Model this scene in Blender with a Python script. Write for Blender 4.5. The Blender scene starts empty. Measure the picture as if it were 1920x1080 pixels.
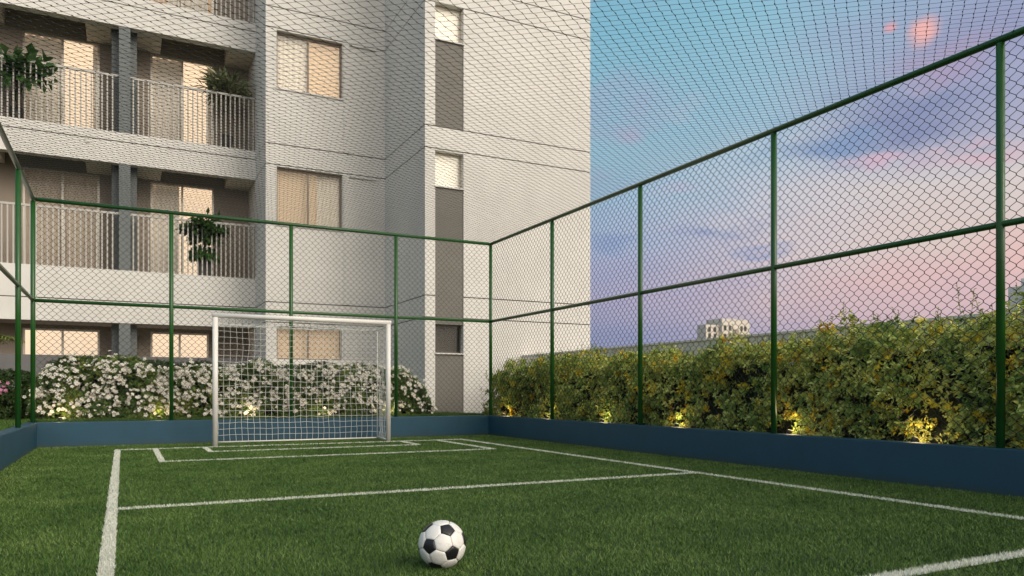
import bpy, math, random
import numpy as np
from mathutils import Vector
R = math.radians
rng = np.random.default_rng(7)
random.seed(7)
scn = bpy.context.scene
col = scn.collection

# ------------------------------------------------------------------ camera
TH = 27.216
cam_d = bpy.data.cameras.new('camera')
cam = bpy.data.objects.new('camera', cam_d); col.objects.link(cam)
cam.location = (0, 0, 0.84)
cam.rotation_euler = (R(90), 0, R(-TH))
cam_d.sensor_width = 36.0
cam_d.lens = 36.0 * 1418.2 / 1920.0
cam_d.shift_y = (734.4 - 540.0) / 1920.0
cam_d.clip_start = 0.05
cam_d.clip_end = 20000
scn.camera = cam

# ------------------------------------------------------------------ view
scn.view_settings.view_transform = 'Standard'
scn.view_settings.look = 'None'
scn.view_settings.exposure = 0.0
scn.view_settings.gamma = 1.0
scn.view_settings.use_curve_mapping = False
scn.cycles.max_bounces = 6
scn.cycles.transparent_max_bounces = 12
scn.cycles.caustics_reflective = False
scn.cycles.caustics_refractive = False

# ------------------------------------------------------------------ sun
SUN_AZ, SUN_EL = 154.0, 28.0
sd = bpy.data.lights.new('sun', 'SUN'); sd.energy = 1.42; sd.angle = R(32); sd.color = (1.0, 0.91, 0.79)
so = bpy.data.objects.new('sun', sd); col.objects.link(so)
dv = Vector((math.sin(R(SUN_AZ)) * math.cos(R(SUN_EL)), math.cos(R(SUN_AZ)) * math.cos(R(SUN_EL)), math.sin(R(SUN_EL))))
so.rotation_euler = dv.to_track_quat('Z', 'Y').to_euler()
so.location = dv * 60


def s2l(c):
    return tuple(((v / 255.0) / 12.92 if v / 255.0 <= 0.04045 else ((v / 255.0 + 0.055) / 1.055) ** 2.4) for v in c)


# ------------------------------------------------------------------ world: dusk sky
world = bpy.data.worlds.new('World'); scn.world = world
world.use_nodes = True
wt = world.node_tree; wt.nodes.clear()


class NT:
    def __init__(s, t): s.t = t
    def n(s, typ, **k):
        o = s.t.nodes.new(typ)
        for a, b in k.items(): setattr(o, a, b)
        return o
    def val(s, sock, v):
        if isinstance(v, bpy.types.NodeSocket): s.t.links.new(v, sock)
        else: sock.default_value = v
    def math(s, op, a, b=0.0, c=None, clamp=False):
        o = s.n('ShaderNodeMath', operation=op, use_clamp=clamp)
        s.val(o.inputs[0], a); s.val(o.inputs[1], b)
        if c is not None: s.val(o.inputs[2], c)
        return o.outputs[0]
    def mix(s, f, a, b, mode='MIX'):
        o = s.n('ShaderNodeMix', data_type='RGBA', blend_type=mode)
        s.val(o.inputs[0], f); s.val(o.inputs[6], a); s.val(o.inputs[7], b)
        return o.outputs[2]
    def ramp(s, f, stops, interp='LINEAR'):
        o = s.n('ShaderNodeValToRGB'); cr = o.color_ramp; cr.interpolation = interp
        while len(cr.elements) < len(stops): cr.elements.new(0.5)
        for e, (p, c) in zip(cr.elements, stops):
            e.position = p; e.color = (c[0], c[1], c[2], 1) if len(c) == 3 else c
        s.val(o.inputs[0], f)
        return o.outputs[0]
    def noise(s, vec, scale, detail=4, rough=0.5, dist=0.0):
        o = s.n('ShaderNodeTexNoise')
        if vec is not None: s.val(o.inputs['Vector'], vec)
        o.inputs['Scale'].default_value = scale; o.inputs['Detail'].default_value = detail
        o.inputs['Roughness'].default_value = rough; o.inputs['Distortion'].default_value = dist
        return o.outputs['Fac']
    def mrange(s, v, a, b, c=0.0, d=1.0, smooth=False):
        o = s.n('ShaderNodeMapRange')
        if smooth: o.interpolation_type = 'SMOOTHSTEP'
        s.val(o.inputs[0], v); s.val(o.inputs[1], a); s.val(o.inputs[2], b); s.val(o.inputs[3], c); s.val(o.inputs[4], d)
        return o.outputs[0]


w = NT(wt)
tc = w.n('ShaderNodeTexCoord')
sep = w.n('ShaderNodeSeparateXYZ'); wt.links.new(tc.outputs['Generated'], sep.inputs[0])
DEG = 180 / math.pi
el = w.math('MULTIPLY', w.math('ARCSINE', sep.outputs[2]), DEG)
az = w.math('MULTIPLY', w.math('ARCTAN2', sep.outputs[0], sep.outputs[1]), DEG)
vm = w.n('ShaderNodeVectorMath', operation='MULTIPLY'); wt.links.new(tc.outputs['Generated'], vm.inputs[0]); vm.inputs[1].default_value = (1, 1, 3.2)
nA = w.noise(vm.outputs[0], 5.0, 6, 0.55)
nB = w.noise(vm.outputs[0], 11.0, 5, 0.6)
eld = w.math('ADD', el, w.math('MULTIPLY', w.math('SUBTRACT', nA, 0.5), 5.0))
azd = w.math('ADD', az, w.math('MULTIPLY', w.math('SUBTRACT', nB, 0.5), 9.0))
elf = w.math('DIVIDE', eld, 60.0, clamp=True)


def st(l): return [(e / 60.0, s2l(c)) for e, c in l]


rc = w.ramp(elf, st([(0, (108, 112, 158)), (4, (124, 128, 172)), (7, (156, 148, 182)), (11, (152, 168, 198)), (17, (146, 186, 204)), (25, (122, 180, 200)), (40, (104, 164, 192)), (60, (110, 150, 178))]))
rm = w.ramp(elf, st([(0, (125, 118, 160)), (4, (160, 146, 176)), (7, (196, 172, 180)), (10, (208, 190, 194)), (14, (200, 198, 206)), (19, (156, 188, 206)), (26, (138, 188, 206)), (40, (112, 162, 190)), (60, (112, 150, 178))]))
rw = w.ramp(elf, st([(0, (180, 145, 168)), (4, (196, 164, 178)), (7.5, (220, 178, 174)), (10, (218, 194, 184)), (13, (214, 200, 194)), (16, (184, 178, 194)), (20, (160, 162, 190)), (26, (144, 168, 196)), (40, (124, 158, 184)), (60, (114, 150, 176))]))
cosd = w.math('COSINE', w.math('DIVIDE', w.math('SUBTRACT', azd, 66.0), DEG))
cosc = w.math('COSINE', w.math('DIVIDE', w.math('SUBTRACT', azd, 20.0), DEG))
f1 = w.mrange(cosc, 0.985, 0.875, smooth=True)
f2 = w.mrange(cosd, 0.93, 0.995, smooth=True)
sky = w.mix(f2, w.mix(f1, rc, rm), rw)


def blob(sky, a0, e0, ra, re, c, k, soft=0.0, dist=1.0):
    ea = w.math('ADD', el, w.math('MULTIPLY', w.math('SUBTRACT', nB, 0.5), 5.0 * dist))
    aa = w.math('ADD', az, w.math('MULTIPLY', w.math('SUBTRACT', nA, 0.5), 14.0 * dist))
    x = w.math('DIVIDE', w.math('SUBTRACT', aa, a0), ra)
    y = w.math('DIVIDE', w.math('SUBTRACT', ea, e0), re)
    d = w.math('SQRT', w.math('ADD', w.math('MULTIPLY', x, x), w.math('MULTIPLY', y, y)))
    m = w.mrange(d, 1.15, soft, 0.0, k, smooth=True)
    return w.mix(m, sky, (*s2l(c), 1))


sky = blob(sky, 55.5, 17.6, 9.0, 3.0, (122, 130, 168), 0.9)
sky = blob(sky, 50.0, 16.6, 5.5, 1.6, (112, 142, 184), 0.8)
sky = blob(sky, 59.5, 22.0, 5.0, 3.4, (142, 142, 178), 0.6)
sky = blob(sky, 57.5, 20.6, 3.4, 1.6, (176, 148, 176), 0.6)
sky = blob(sky, 53.8, 15.2, 2.6, 0.8, (214, 172, 188), 0.8)
sky = blob(sky, 58.5, 14.6, 3.4, 0.9, (216, 172, 182), 0.8)
sky = blob(sky, 55.8, 22.7, 1.15, 1.05, (246, 176, 164), 0.95, 0.2, 0.25)
sky = blob(sky, 53.7, 23.3, 0.6, 0.45, (226, 160, 164), 0.9, 0.1, 0.25)
sky = blob(sky, 41.5, 11.8, 4.5, 0.9, (132, 146, 186), 0.75)
sky = blob(sky, 34.0, 11.2, 3.0, 0.9, (126, 146, 188), 0.7)
sky = blob(sky, 45.6, 10.4, 3.4, 0.8, (142, 152, 190), 0.75)
sky = blob(sky, 36.2, 18.5, 1.4, 0.8, (178, 170, 196), 0.7, 0, 0.4)
sky = blob(sky, 40.5, 20.0, 2.5, 0.7, (168, 186, 204), 0.5)
sky = blob(sky, 61.3, 8.6, 3.6, 2.2, (230, 178, 168), 0.6)
sky = blob(sky, 41.0, 14.6, 2.2, 0.6, (186, 178, 200), 0.5)
# a thin general veil of dusk cloud, the same all round
nC = w.noise(vm.outputs[0], 3.1, 7, 0.6, 0.3)
veil = w.mrange(nC, 0.55, 0.72, 0.0, 0.35, smooth=True)
sky = w.mix(veil, sky, (*s2l((176, 160, 190)), 1))
below = w.mrange(el, -1.5, -0.2)
# warm glow added round the low sun, out of view, to lift ambient light
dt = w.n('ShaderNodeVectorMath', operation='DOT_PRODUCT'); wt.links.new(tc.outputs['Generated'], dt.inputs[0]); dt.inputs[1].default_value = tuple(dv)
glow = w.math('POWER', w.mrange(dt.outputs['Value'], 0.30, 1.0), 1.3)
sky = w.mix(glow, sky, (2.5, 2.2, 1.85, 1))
sky = w.mix(below, (0.10, 0.10, 0.11, 1), sky)
nish = w.n('ShaderNodeTexSky', sky_type='NISHITA')
nish.sun_disc = False; nish.sun_elevation = R(SUN_EL); nish.sun_rotation = R(SUN_AZ)
hs = w.n('ShaderNodeHueSaturation'); hs.inputs['Saturation'].default_value = 0.95; w.val(hs.inputs['Color'], sky)
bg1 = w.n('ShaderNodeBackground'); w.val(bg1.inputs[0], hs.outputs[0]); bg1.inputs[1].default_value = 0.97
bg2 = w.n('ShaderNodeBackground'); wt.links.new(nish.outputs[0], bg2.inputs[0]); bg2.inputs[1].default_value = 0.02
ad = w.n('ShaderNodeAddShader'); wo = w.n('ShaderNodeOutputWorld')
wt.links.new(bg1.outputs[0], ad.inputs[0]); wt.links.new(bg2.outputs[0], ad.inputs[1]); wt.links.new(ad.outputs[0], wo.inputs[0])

# ------------------------------------------------------------------ materials
def mat(name, base, rough=0.6, noise_amt=0.0, noise_scale=8.0, bump=0.0, bump_scale=60.0, metal=0.0, emit=None, emit_s=0.0, spec=0.5, streak=0.0):
    m = bpy.data.materials.new(name); m.use_nodes = True
    t = NT(m.node_tree); b = m.node_tree.nodes['Principled BSDF']
    b.inputs['Roughness'].default_value = rough; b.inputs['Metallic'].default_value = metal
    b.inputs['Specular IOR Level'].default_value = spec
    g = t.n('ShaderNodeNewGeometry')
    c = (*base, 1)
    if noise_amt > 0:
        nz = t.noise(g.outputs['Position'], noise_scale, 6, 0.6)
        lo = tuple(v * (1 - noise_amt) for v in base); hi = tuple(min(1, v * (1 + noise_amt)) for v in base)
        c = t.ramp(nz, [(0.3, lo), (0.7, hi)])
    if streak > 0:
        mp = t.n('ShaderNodeVectorMath', operation='MULTIPLY'); t.val(mp.inputs[0], g.outputs['Position']); mp.inputs[1].default_value = (3.0, 3.0, 0.25)
        s = t.mrange(t.noise(mp.outputs[0], 1.6, 6, 0.65), 0.45, 0.8, 0, streak)
        c = t.mix(s, c, (base[0] * 0.62, base[1] * 0.6, base[2] * 0.56, 1))
    t.val(b.inputs['Base Color'], c)
    if bump > 0:
        bp = t.n('ShaderNodeBump'); bp.inputs['Strength'].default_value = bump; bp.inputs['Distance'].default_value = 0.01
        t.val(bp.inputs['Height'], t.noise(g.outputs['Position'], bump_scale, 5, 0.6))
        m.node_tree.links.new(bp.outputs[0], b.inputs['Normal'])
    if emit:
        b.inputs['Emission Color'].default_value = (*emit, 1); b.inputs['Emission Strength'].default_value = emit_s
    return m


M = {}
M['plaster'] = mat('plaster', (0.675, 0.655, 0.615), 0.85, 0.05, 1.3, 0.35, 90, streak=0.16)
M['plaster_core'] = mat('plaster_core', (0.16, 0.15, 0.14), 0.9)
M['grey_panel'] = mat('grey_panel', (0.168, 0.158, 0.138), 0.8, 0.06, 2.0, 0.3, 80)
M['taupe'] = mat('taupe', (0.31, 0.26, 0.21), 0.85, 0.06, 2.0, 0.3, 80)
M['column'] = mat('column', (0.15, 0.165, 0.165), 0.8, 0.05, 2.0, 0.3, 80)
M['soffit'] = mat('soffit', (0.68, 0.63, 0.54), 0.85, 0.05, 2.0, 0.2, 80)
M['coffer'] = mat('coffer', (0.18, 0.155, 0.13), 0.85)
M['rail'] = mat('rail', (0.44, 0.42, 0.385), 0.45, 0.04, 3, spec=0.4)
M['alu'] = mat('alu', (0.60, 0.56, 0.48), 0.35, 0.03, 3, metal=0.3)
M['alu_brown'] = mat('alu_brown', (0.24, 0.195, 0.15), 0.4, 0.03, 3)
M['alu_dark'] = mat('alu_dark', (0.10, 0.09, 0.075), 0.4, metal=0.4)
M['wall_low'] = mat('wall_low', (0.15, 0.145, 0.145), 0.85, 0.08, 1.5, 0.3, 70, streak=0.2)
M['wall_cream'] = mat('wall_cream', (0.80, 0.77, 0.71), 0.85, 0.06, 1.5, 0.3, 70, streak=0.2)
M['curb'] = mat('curb', (0.011, 0.066, 0.108), 0.55, 0.10, 2.5, 0.15, 120, streak=0.15)
def dirt(m, z0, z1, c, k, sc=9):
    t = NT(m.node_tree); b = m.node_tree.nodes['Principled BSDF']; L_ = b.inputs['Base Color'].links[0].from_socket
    g_ = t.n('ShaderNodeNewGeometry'); sp = t.n('ShaderNodeSeparateXYZ'); m.node_tree.links.new(g_.outputs['Position'], sp.inputs[0])
    n_ = t.noise(g_.outputs['Position'], sc, 7, 0.7, 0.4); zz_ = t.math('ADD', sp.outputs[2], t.math('MULTIPLY', t.math('SUBTRACT', n_, 0.5), (z1 - z0) * 1.2))
    m.node_tree.links.new(t.mix(t.mrange(zz_, z0, z1, k, 0.0, smooth=True), L_, (*c, 1)), b.inputs['Base Color'])
    L2 = b.inputs['Base Color'].links[0].from_socket
    f_ = t.mrange(t.noise(g_.outputs['Position'], 5.0, 8, 0.8, 1.2), 0.60, 0.74, 0, k * 0.5)
    m.node_tree.links.new(t.mix(f_, L2, (0.09, 0.12, 0.13, 1)), b.inputs['Base Color'])


dirt(M['curb'], 0.0, 0.09, (0.035, 0.05, 0.03), 0.5)
M['green_paint'] = mat('green_paint', (0.018, 0.092, 0.015), 0.28, 0.12, 6, 0.05, 60)
M['wire'] = mat('wire', (0.020, 0.026, 0.020), 0.45)
M['net_dark'] = mat('net_dark', (0.022, 0.026, 0.028), 0.7)
M['goal_white'] = mat('goal_white', (0.80, 0.78, 0.73), 0.35, 0.05, 6, streak=0.08)
M['net_white'] = mat('net_white', (0.72, 0.72, 0.68), 0.7)
M['ball_white'] = mat('ball_white', (0.78, 0.76, 0.72), 0.38, 0.05, 25, 0.08, 300)
M['ball_black'] = mat('ball_black', (0.012, 0.012, 0.014), 0.32, 0.1, 25, 0.08, 300)
def scuff(m, k=0.5):
    t = NT(m.node_tree); b = m.node_tree.nodes['Principled BSDF']; L_ = b.inputs['Base Color'].links[0].from_socket
    g_ = t.n('ShaderNodeNewGeometry'); f_ = t.mrange(t.noise(g_.outputs['Position'], 22, 8, 0.75, 0.6), 0.56, 0.72, 0, k)
    m.node_tree.links.new(t.mix(f_, L_, (0.22, 0.21, 0.13, 1)), b.inputs['Base Color'])


scuff(M['ball_white'], 0.35); scuff(M['ball_black'], 0.12)
M['soil'] = mat('soil', (0.035, 0.026, 0.018), 0.95, 0.3, 12, 0.6, 30)
M['ground'] = mat('ground', (0.16, 0.15, 0.135), 0.9, 0.2, 0.3)
M['turf_base'] = mat('turf_base', (0.022, 0.042, 0.011), 0.95, 0.35, 25)
M['lawn_base'] = mat('lawn_base', (0.04, 0.075, 0.018), 0.95, 0.4, 14, 0.6, 40)
M['turf_line_base'] = mat('turf_line_base', (0.50, 0.52, 0.44), 0.9, 0.1, 25)
M['pot'] = mat('pot', (0.03, 0.028, 0.026), 0.5)
M['stem'] = mat('stem', (0.07, 0.045, 0.025), 0.8, 0.2, 20)
M['lamp_body'] = mat('lamp_body', (0.03, 0.03, 0.03), 0.4, metal=0.5)
M['lens'] = mat('lens', (0.9, 0.8, 0.5), 0.3, emit=(1.0, 0.78, 0.35), emit_s=1.5)
M['curtain'] = mat('curtain', (0.74, 0.68, 0.58), 0.9, 0.05, 4, emit=(1.0, 0.80, 0.60), emit_s=0.10)
M['curtain_dim'] = mat('curtain_dim', (0.50, 0.42, 0.33), 0.9, 0.05, 4, emit=(1.0, 0.76, 0.52), emit_s=0.05)
M['room_lit'] = mat('room_lit', (0.60, 0.50, 0.38), 0.9, emit=(1.0, 0.82, 0.62), emit_s=0.68)
M['room_orange'] = mat('room_orange', (0.5, 0.38, 0.24), 0.9, emit=(1.0, 0.66, 0.38), emit_s=0.40)
M['room_tan'] = mat('room_tan', (0.48, 0.38, 0.27), 0.9, emit=(1.0, 0.72, 0.46), emit_s=0.30)
M['room_pale'] = mat('room_pale', (0.72, 0.68, 0.58), 0.9, emit=(1.0, 0.88, 0.70), emit_s=0.45)
M['room_dark'] = mat('room_dark', (0.045, 0.04, 0.032), 0.8)
M['far_wall'] = mat('far_wall', (0.60, 0.55, 0.47), 0.9, 0.06, 0.3)
M['far_white'] = mat('far_white', (0.66, 0.65, 0.60), 0.9, 0.06, 0.3)
M['far_win'] = mat('far_win', (0.03, 0.026, 0.022), 0.3)
M['far_shade'] = mat('far_shade', (0.30, 0.26, 0.21), 0.9)


def glass_mat():
    m = bpy.data.materials.new('glass'); m.use_nodes = True; t = NT(m.node_tree); m.node_tree.nodes.clear()
    o = t.n('ShaderNodeOutputMaterial'); tr = t.n('ShaderNodeBsdfTransparent'); gl = t.n('ShaderNodeBsdfGlossy')
    tr.inputs[0].default_value = (0.97, 0.97, 0.965, 1); gl.inputs['Roughness'].default_value = 0.03
    fr = t.n('ShaderNodeLayerWeight'); fr.inputs[0].default_value = 0.5
    mx = t.n('ShaderNodeMixShader'); L = m.node_tree.links
    L.new(t.math('ADD', t.math('MULTIPLY', t.math('POWER', fr.outputs['Facing'], 4.0), 0.4), 0.014), mx.inputs[0]); L.new(tr.outputs[0], mx.inputs[1]); L.new(gl.outputs[0], mx.inputs[2]); L.new(mx.outputs[0], o.inputs[0])
    return m


M['glass'] = glass_mat()


def leaf_mat(name, stops, patch_scale=2.2, patch=0.5, rough=0.45, transl=0.35, patch_off=0.0, spec=0.4):
    """colour = ramp(tint attribute mixed with a patchy noise)"""
    m = bpy.data.materials.new(name); m.use_nodes = True; t = NT(m.node_tree); L = m.node_tree.links
    b = m.node_tree.nodes['Principled BSDF']; b.inputs['Roughness'].default_value = rough
    b.inputs['Specular IOR Level'].default_value = spec
    at = t.n('ShaderNodeAttribute'); at.attribute_name = 'tint'
    g = t.n('ShaderNodeNewGeometry')
    nz = t.mrange(t.noise(g.outputs['Position'], patch_scale, 3, 0.5), 0.3, 0.7)
    f = t.math('ADD', t.math('MULTIPLY', at.outputs['Fac'], 1 - patch), t.math('MULTIPLY', nz, patch))
    f = t.math('ADD', f, patch_off)
    c = t.ramp(f, stops)
    t.val(b.inputs['Base Color'], c)
    if transl > 0:
        tl = t.n('ShaderNodeBsdfTranslucent'); L.new(c, tl.inputs[0])
        mx = t.n('ShaderNodeMixShader'); mx.inputs[0].default_value = transl
        out = [n for n in m.node_tree.nodes if n.type == 'OUTPUT_MATERIAL'][0]
        L.new(b.outputs[0], mx.inputs[1]); L.new(tl.outputs[0], mx.inputs[2]); L.new(mx.outputs[0], out.inputs[0])
    return m


M['turf'] = leaf_mat('turf', [(0.0, (0.016, 0.048, 0.009)), (0.35, (0.058, 0.122, 0.022)), (0.65, (0.110, 0.192, 0.042)), (0.9, (0.20, 0.28, 0.080)), (1.0, (0.32, 0.35, 0.15))], 1.4, 0.30, 0.6, 0.0, spec=0.25)
M['turf_white'] = leaf_mat('turf_white', [(0.0, (0.48, 0.50, 0.40)), (1.0, (0.82, 0.82, 0.76))], 5, 0.2, 0.6, 0.0)
M['lawn'] = leaf_mat('lawn', [(0.0, (0.03, 0.07, 0.012)), (0.5, (0.07, 0.15, 0.022)), (1.0, (0.14, 0.22, 0.04))], 2, 0.3, 0.6, 0.2)
M['hedge'] = leaf_mat('hedge', [(0.0, (0.045, 0.095, 0.040)), (0.18, (0.12, 0.22, 0.055)), (0.34, (0.36, 0.47, 0.10)), (0.50, (0.72, 0.74, 0.24)), (0.70, (0.86, 0.72, 0.08)), (0.86, (0.84, 0.56, 0.03)), (1.0, (0.72, 0.30, 0.03))], 3.6, 0.22, 0.5, 0.15, spec=0.2)
M['hedge_dark'] = leaf_mat('hedge_dark', [(0.0, (0.022, 0.048, 0.012)), (0.6, (0.05, 0.095, 0.02)), (1.0, (0.10, 0.15, 0.03))], 3, 0.4, 0.5, 0.3)
M['shrub'] = leaf_mat('shrub', [(0.0, (0.03, 0.07, 0.018)), (0.45, (0.10, 0.18, 0.035)), (0.75, (0.24, 0.31, 0.06)), (1.0, (0.40, 0.38, 0.09))], 1.8, 0.45, 0.45, 0.3)
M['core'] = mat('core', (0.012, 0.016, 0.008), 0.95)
M['petal'] = leaf_mat('petal', [(0.0, (0.74, 0.69, 0.58)), (1.0, (0.90, 0.88, 0.80))], 3, 0.3, 0.6, 0.12)
M['pistil'] = mat('pistil', (0.55, 0.36, 0.06), 0.7)
M['pink'] = mat('pink', (0.55, 0.22, 0.34), 0.7)
M['leaf_big'] = leaf_mat('leaf_big', [(0.0, (0.02, 0.06, 0.012)), (1.0, (0.07, 0.16, 0.03))], 3, 0.3, 0.35, 0.3)
M['leaf_pale'] = leaf_mat('leaf_pale', [(0.0, (0.06, 0.09, 0.03)), (0.5, (0.16, 0.19, 0.08)), (1.0, (0.46, 0.46, 0.26))], 3, 0.3, 0.4, 0.3)
M['leaf_palm'] = leaf_mat('leaf_palm', [(0.0, (0.12, 0.16, 0.03)), (1.0, (0.30, 0.32, 0.08))], 3, 0.3, 0.4, 0.3)

# ------------------------------------------------------------------ mesh helpers
ORG = {}


def org(o): return ORG.get(o.name, Vector((0, 0, 0))) if o else Vector((0, 0, 0))


def tag(o, label=None, cat=None, group=None, kind=None):
    if label: o['label'] = label
    if cat: o['category'] = cat
    if group: o['group'] = group
    if kind: o['kind'] = kind
    return o


def empty(name, loc, label, cat, group=None):
    o = bpy.data.objects.new(name, None); col.objects.link(o); o.location = loc
    o.empty_display_size = 0.2
    ORG[o.name] = Vector(loc)
    return tag(o, label, cat, group)


def link_mesh(name, me, m, parent=None, loc=None, kind=None):
    """mesh vertices are in world coordinates unless loc is given (then local to loc)"""
    o = bpy.data.objects.new(name, me); col.objects.link(o)
    if m is not None and not me.materials: me.materials.append(m)
    p = org(parent)
    if parent: o.parent = parent
    L = Vector(loc) if loc is not None else Vector((0, 0, 0))
    o.location = L - p
    ORG[o.name] = L
    if kind: o['kind'] = kind
    return o


class MB:
    def __init__(s): s.v = []; s.f = []; s.sm = False
    def quad(s, a, b, c, d):
        i = len(s.v); s.v += [a, b, c, d]; s.f.append((i, i + 1, i + 2, i + 3)); return s
    def tri(s, a, b, c):
        i = len(s.v); s.v += [a, b, c]; s.f.append((i, i + 1, i + 2)); return s
    def box(s, x0, x1, y0, y1, z0, z1):
        i = len(s.v)
        s.v += [(x0, y0, z0), (x1, y0, z0), (x1, y1, z0), (x0, y1, z0), (x0, y0, z1), (x1, y0, z1), (x1, y1, z1), (x0, y1, z1)]
        s.f += [(i, i + 3, i + 2, i + 1), (i + 4, i + 5, i + 6, i + 7), (i, i + 1, i + 5, i + 4), (i + 1, i + 2, i + 6, i + 5), (i + 2, i + 3, i + 7, i + 6), (i + 3, i, i + 4, i + 7)]
        return s
    def tube(s, pts, r, n=10, caps=True):
        pts = [Vector(p) for p in pts]; s.sm = True
        if not isinstance(r, (list, tuple)): r = [r] * len(pts)
        base = len(s.v); prev = None
        for k, p in enumerate(pts):
            if k == 0: d = pts[1] - p
            elif k == len(pts) - 1: d = p - pts[-2]
            else: d = pts[k + 1] - pts[k - 1]
            d.normalize()
            if prev is None:
                a = Vector((0, 0, 1)) if abs(d.z) < 0.9 else Vector((1, 0, 0))
                u = d.cross(a).normalized()
            else: u = (prev - d * prev.dot(d)).normalized()
            prev = u; v = d.cross(u)
            for j in range(n):
                t = 2 * math.pi * j / n
                s.v.append(tuple(p + (u * math.cos(t) + v * math.sin(t)) * r[k]))
        for k in range(len(pts) - 1):
            for j in range(n):
                a = base + k * n + j; b = base + k * n + (j + 1) % n
                s.f.append((a, b, b + n, a + n))
        if caps:
            s.f.append(tuple(base + j for j in range(n))[::-1]); e = base + (len(pts) - 1) * n
            s.f.append(tuple(e + j for j in range(n)))
        return s
    def build(s, name, m, parent=None, loc=None, kind=None, smooth=None):
        me = bpy.data.meshes.new(name)
        me.from_pydata(s.v, [], s.f); me.update()
        if (s.sm if smooth is None else smooth):
            me.polygons.foreach_set('use_smooth', [len(p) < 5 for p in s.f]) 
        return link_mesh(name, me, m, parent, loc, kind)


def np_mesh(name, V, F, tint=None):
    """V (n,3), F (m,k) constant polygon size; tint per vertex"""
    me = bpy.data.meshes.new(name); n, m, k = len(V), len(F), F.shape[1]
    me.vertices.add(n); me.vertices.foreach_set('co', np.ascontiguousarray(V, dtype=np.float32).ravel())
    me.loops.add(m * k); me.loops.foreach_set('vertex_index', np.ascontiguousarray(F, dtype=np.int32).ravel())
    me.polygons.add(m); me.polygons.foreach_set('loop_start', np.arange(0, m * k, k, dtype=np.int32))
    try: me.polygons.foreach_set('loop_total', np.full(m, k, dtype=np.int32))
    except Exception: pass
    if tint is not None:
        a = me.attributes.new('tint', 'FLOAT', 'POINT'); a.data.foreach_set('value', np.ascontiguousarray(tint, dtype=np.float32))
    me.update(calc_edges=True)
    return me


def seg_mesh(name, A, B, r, n=3):
    """many straight prisms from A to B (arrays m,3)"""
    d = B - A; L = np.linalg.norm(d, axis=1, keepdims=True); d = d / L
    a = np.where(np.abs(d[:, 2:3]) < 0.9, np.array([[0, 0, 1.0]]), np.array([[1.0, 0, 0]]))
    u = np.cross(d, a); u /= np.linalg.norm(u, axis=1, keepdims=True); v = np.cross(d, u)
    m = len(A); V = np.zeros((m, 2 * n, 3)); r = np.broadcast_to(np.asarray(r, float), (m,))[:, None]
    for j in range(n):
        t = 2 * math.pi * j / n; o = (u * math.cos(t) + v * math.sin(t)) * r
        V[:, j] = A + o; V[:, n + j] = B + o
    F = np.array([[j, (j + 1) % n, n + (j + 1) % n, n + j] for j in range(n)])
    F = (F[None] + (np.arange(m) * 2 * n)[:, None, None]).reshape(-1, 4)
    me = np_mesh(name, V.reshape(-1, 3), F)
    me.polygons.foreach_set('use_smooth', np.ones(len(F), dtype=bool))
    return me


def vnoise(P, scale, seed=0):
    """value noise 3D in [0,1]"""
    Q = P * scale; I = np.floor(Q).astype(np.int64); f = Q - I; f = f * f * (3 - 2 * f); out = np.zeros(len(P))
    def h(i, j, k):
        x = (i * 374761393 + j * 668265263 + k * 2147483647 + seed * 144269) & 0xffffffff
        x = ((x ^ (x >> 13)) * 1274126177) & 0xffffffff
        return ((x ^ (x >> 16)) & 0xffff) / 65535.0
    for a in (0, 1):
        for b in (0, 1):
            for c in (0, 1):
                wgt = (f[:, 0] if a else 1 - f[:, 0]) * (f[:, 1] if b else 1 - f[:, 1]) * (f[:, 2] if c else 1 - f[:, 2])
                out += wgt * h(I[:, 0] + a, I[:, 1] + b, I[:, 2] + c)
    return out


def leaves_mesh(name, P, D, N, ln, wd, tint):
    """diamond leaves folded on the midrib: base P, direction D, normal N"""
    D = D / np.linalg.norm(D, axis=1, keepdims=True)
    S = np.cross(D, N); S /= np.linalg.norm(S, axis=1, keepdims=True) + 1e-9; Nn = np.cross(S, D)
    ln = ln[:, None]; wd = wd[:, None]
    V = np.stack([P, P + D * ln * 0.45 + S * wd * 0.5 + Nn * wd * 0.18, P + D * ln - Nn * ln * 0.12, P + D * ln * 0.45 - S * wd * 0.5 + Nn * wd * 0.18], 1)
    m = len(P); F = np.array([[0, 1, 2], [0, 2, 3]])
    F = (F[None] + (np.arange(m) * 4)[:, None, None]).reshape(-1, 3)
    return np_mesh(name, V.reshape(-1, 3), F, np.repeat(tint, 4))


def rand_dir(n):
    v = rng.normal(size=(n, 3)); return v / np.linalg.norm(v, axis=1, keepdims=True)


def add_mat(me, m): me.materials.append(m); return me


# ================================================================== GROUND
LZ = 0.36                      # level of the lawn beside the court
X0, X1, YB = -1.14, 6.30, 13.25  # inner faces of the blue curb
g = MB(); g.quad((-6000, -6000, -0.30), (6000, -6000, -0.30), (6000, 6000, -0.30), (-6000, 6000, -0.30)).build('ground', M['ground'], kind='structure')
tb = MB(); tb.box(X0 - 0.02, X1 + 0.02, -6, YB + 0.02, -0.25, 0.0)
turf_base = tb.build('court_turf_base', M['turf_base'], kind='structure')
lw = MB()
lw.box(-14, X0 - 0.15, -6, YB + 0.15, -0.28, LZ); lw.box(-14, 5.88, YB + 0.15, 21.2, -0.28, LZ)
lawn_base = lw.build('lawn', M['lawn_base'], kind='structure')
pb = MB(); pb.box(X1 + 0.15, 8.3, -6, 13.40, -0.28, LZ - 0.02); pb.box(5.88, 8.3, 13.40, 15.6, -0.28, LZ - 0.02)
pb.build('planting_bed', M['soil'], kind='structure')
pv = MB(); pv.box(8.45, 40, -20, 60, -0.28, 0.3); pv.build('paved_ground', M['ground'], kind='structure')

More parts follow.
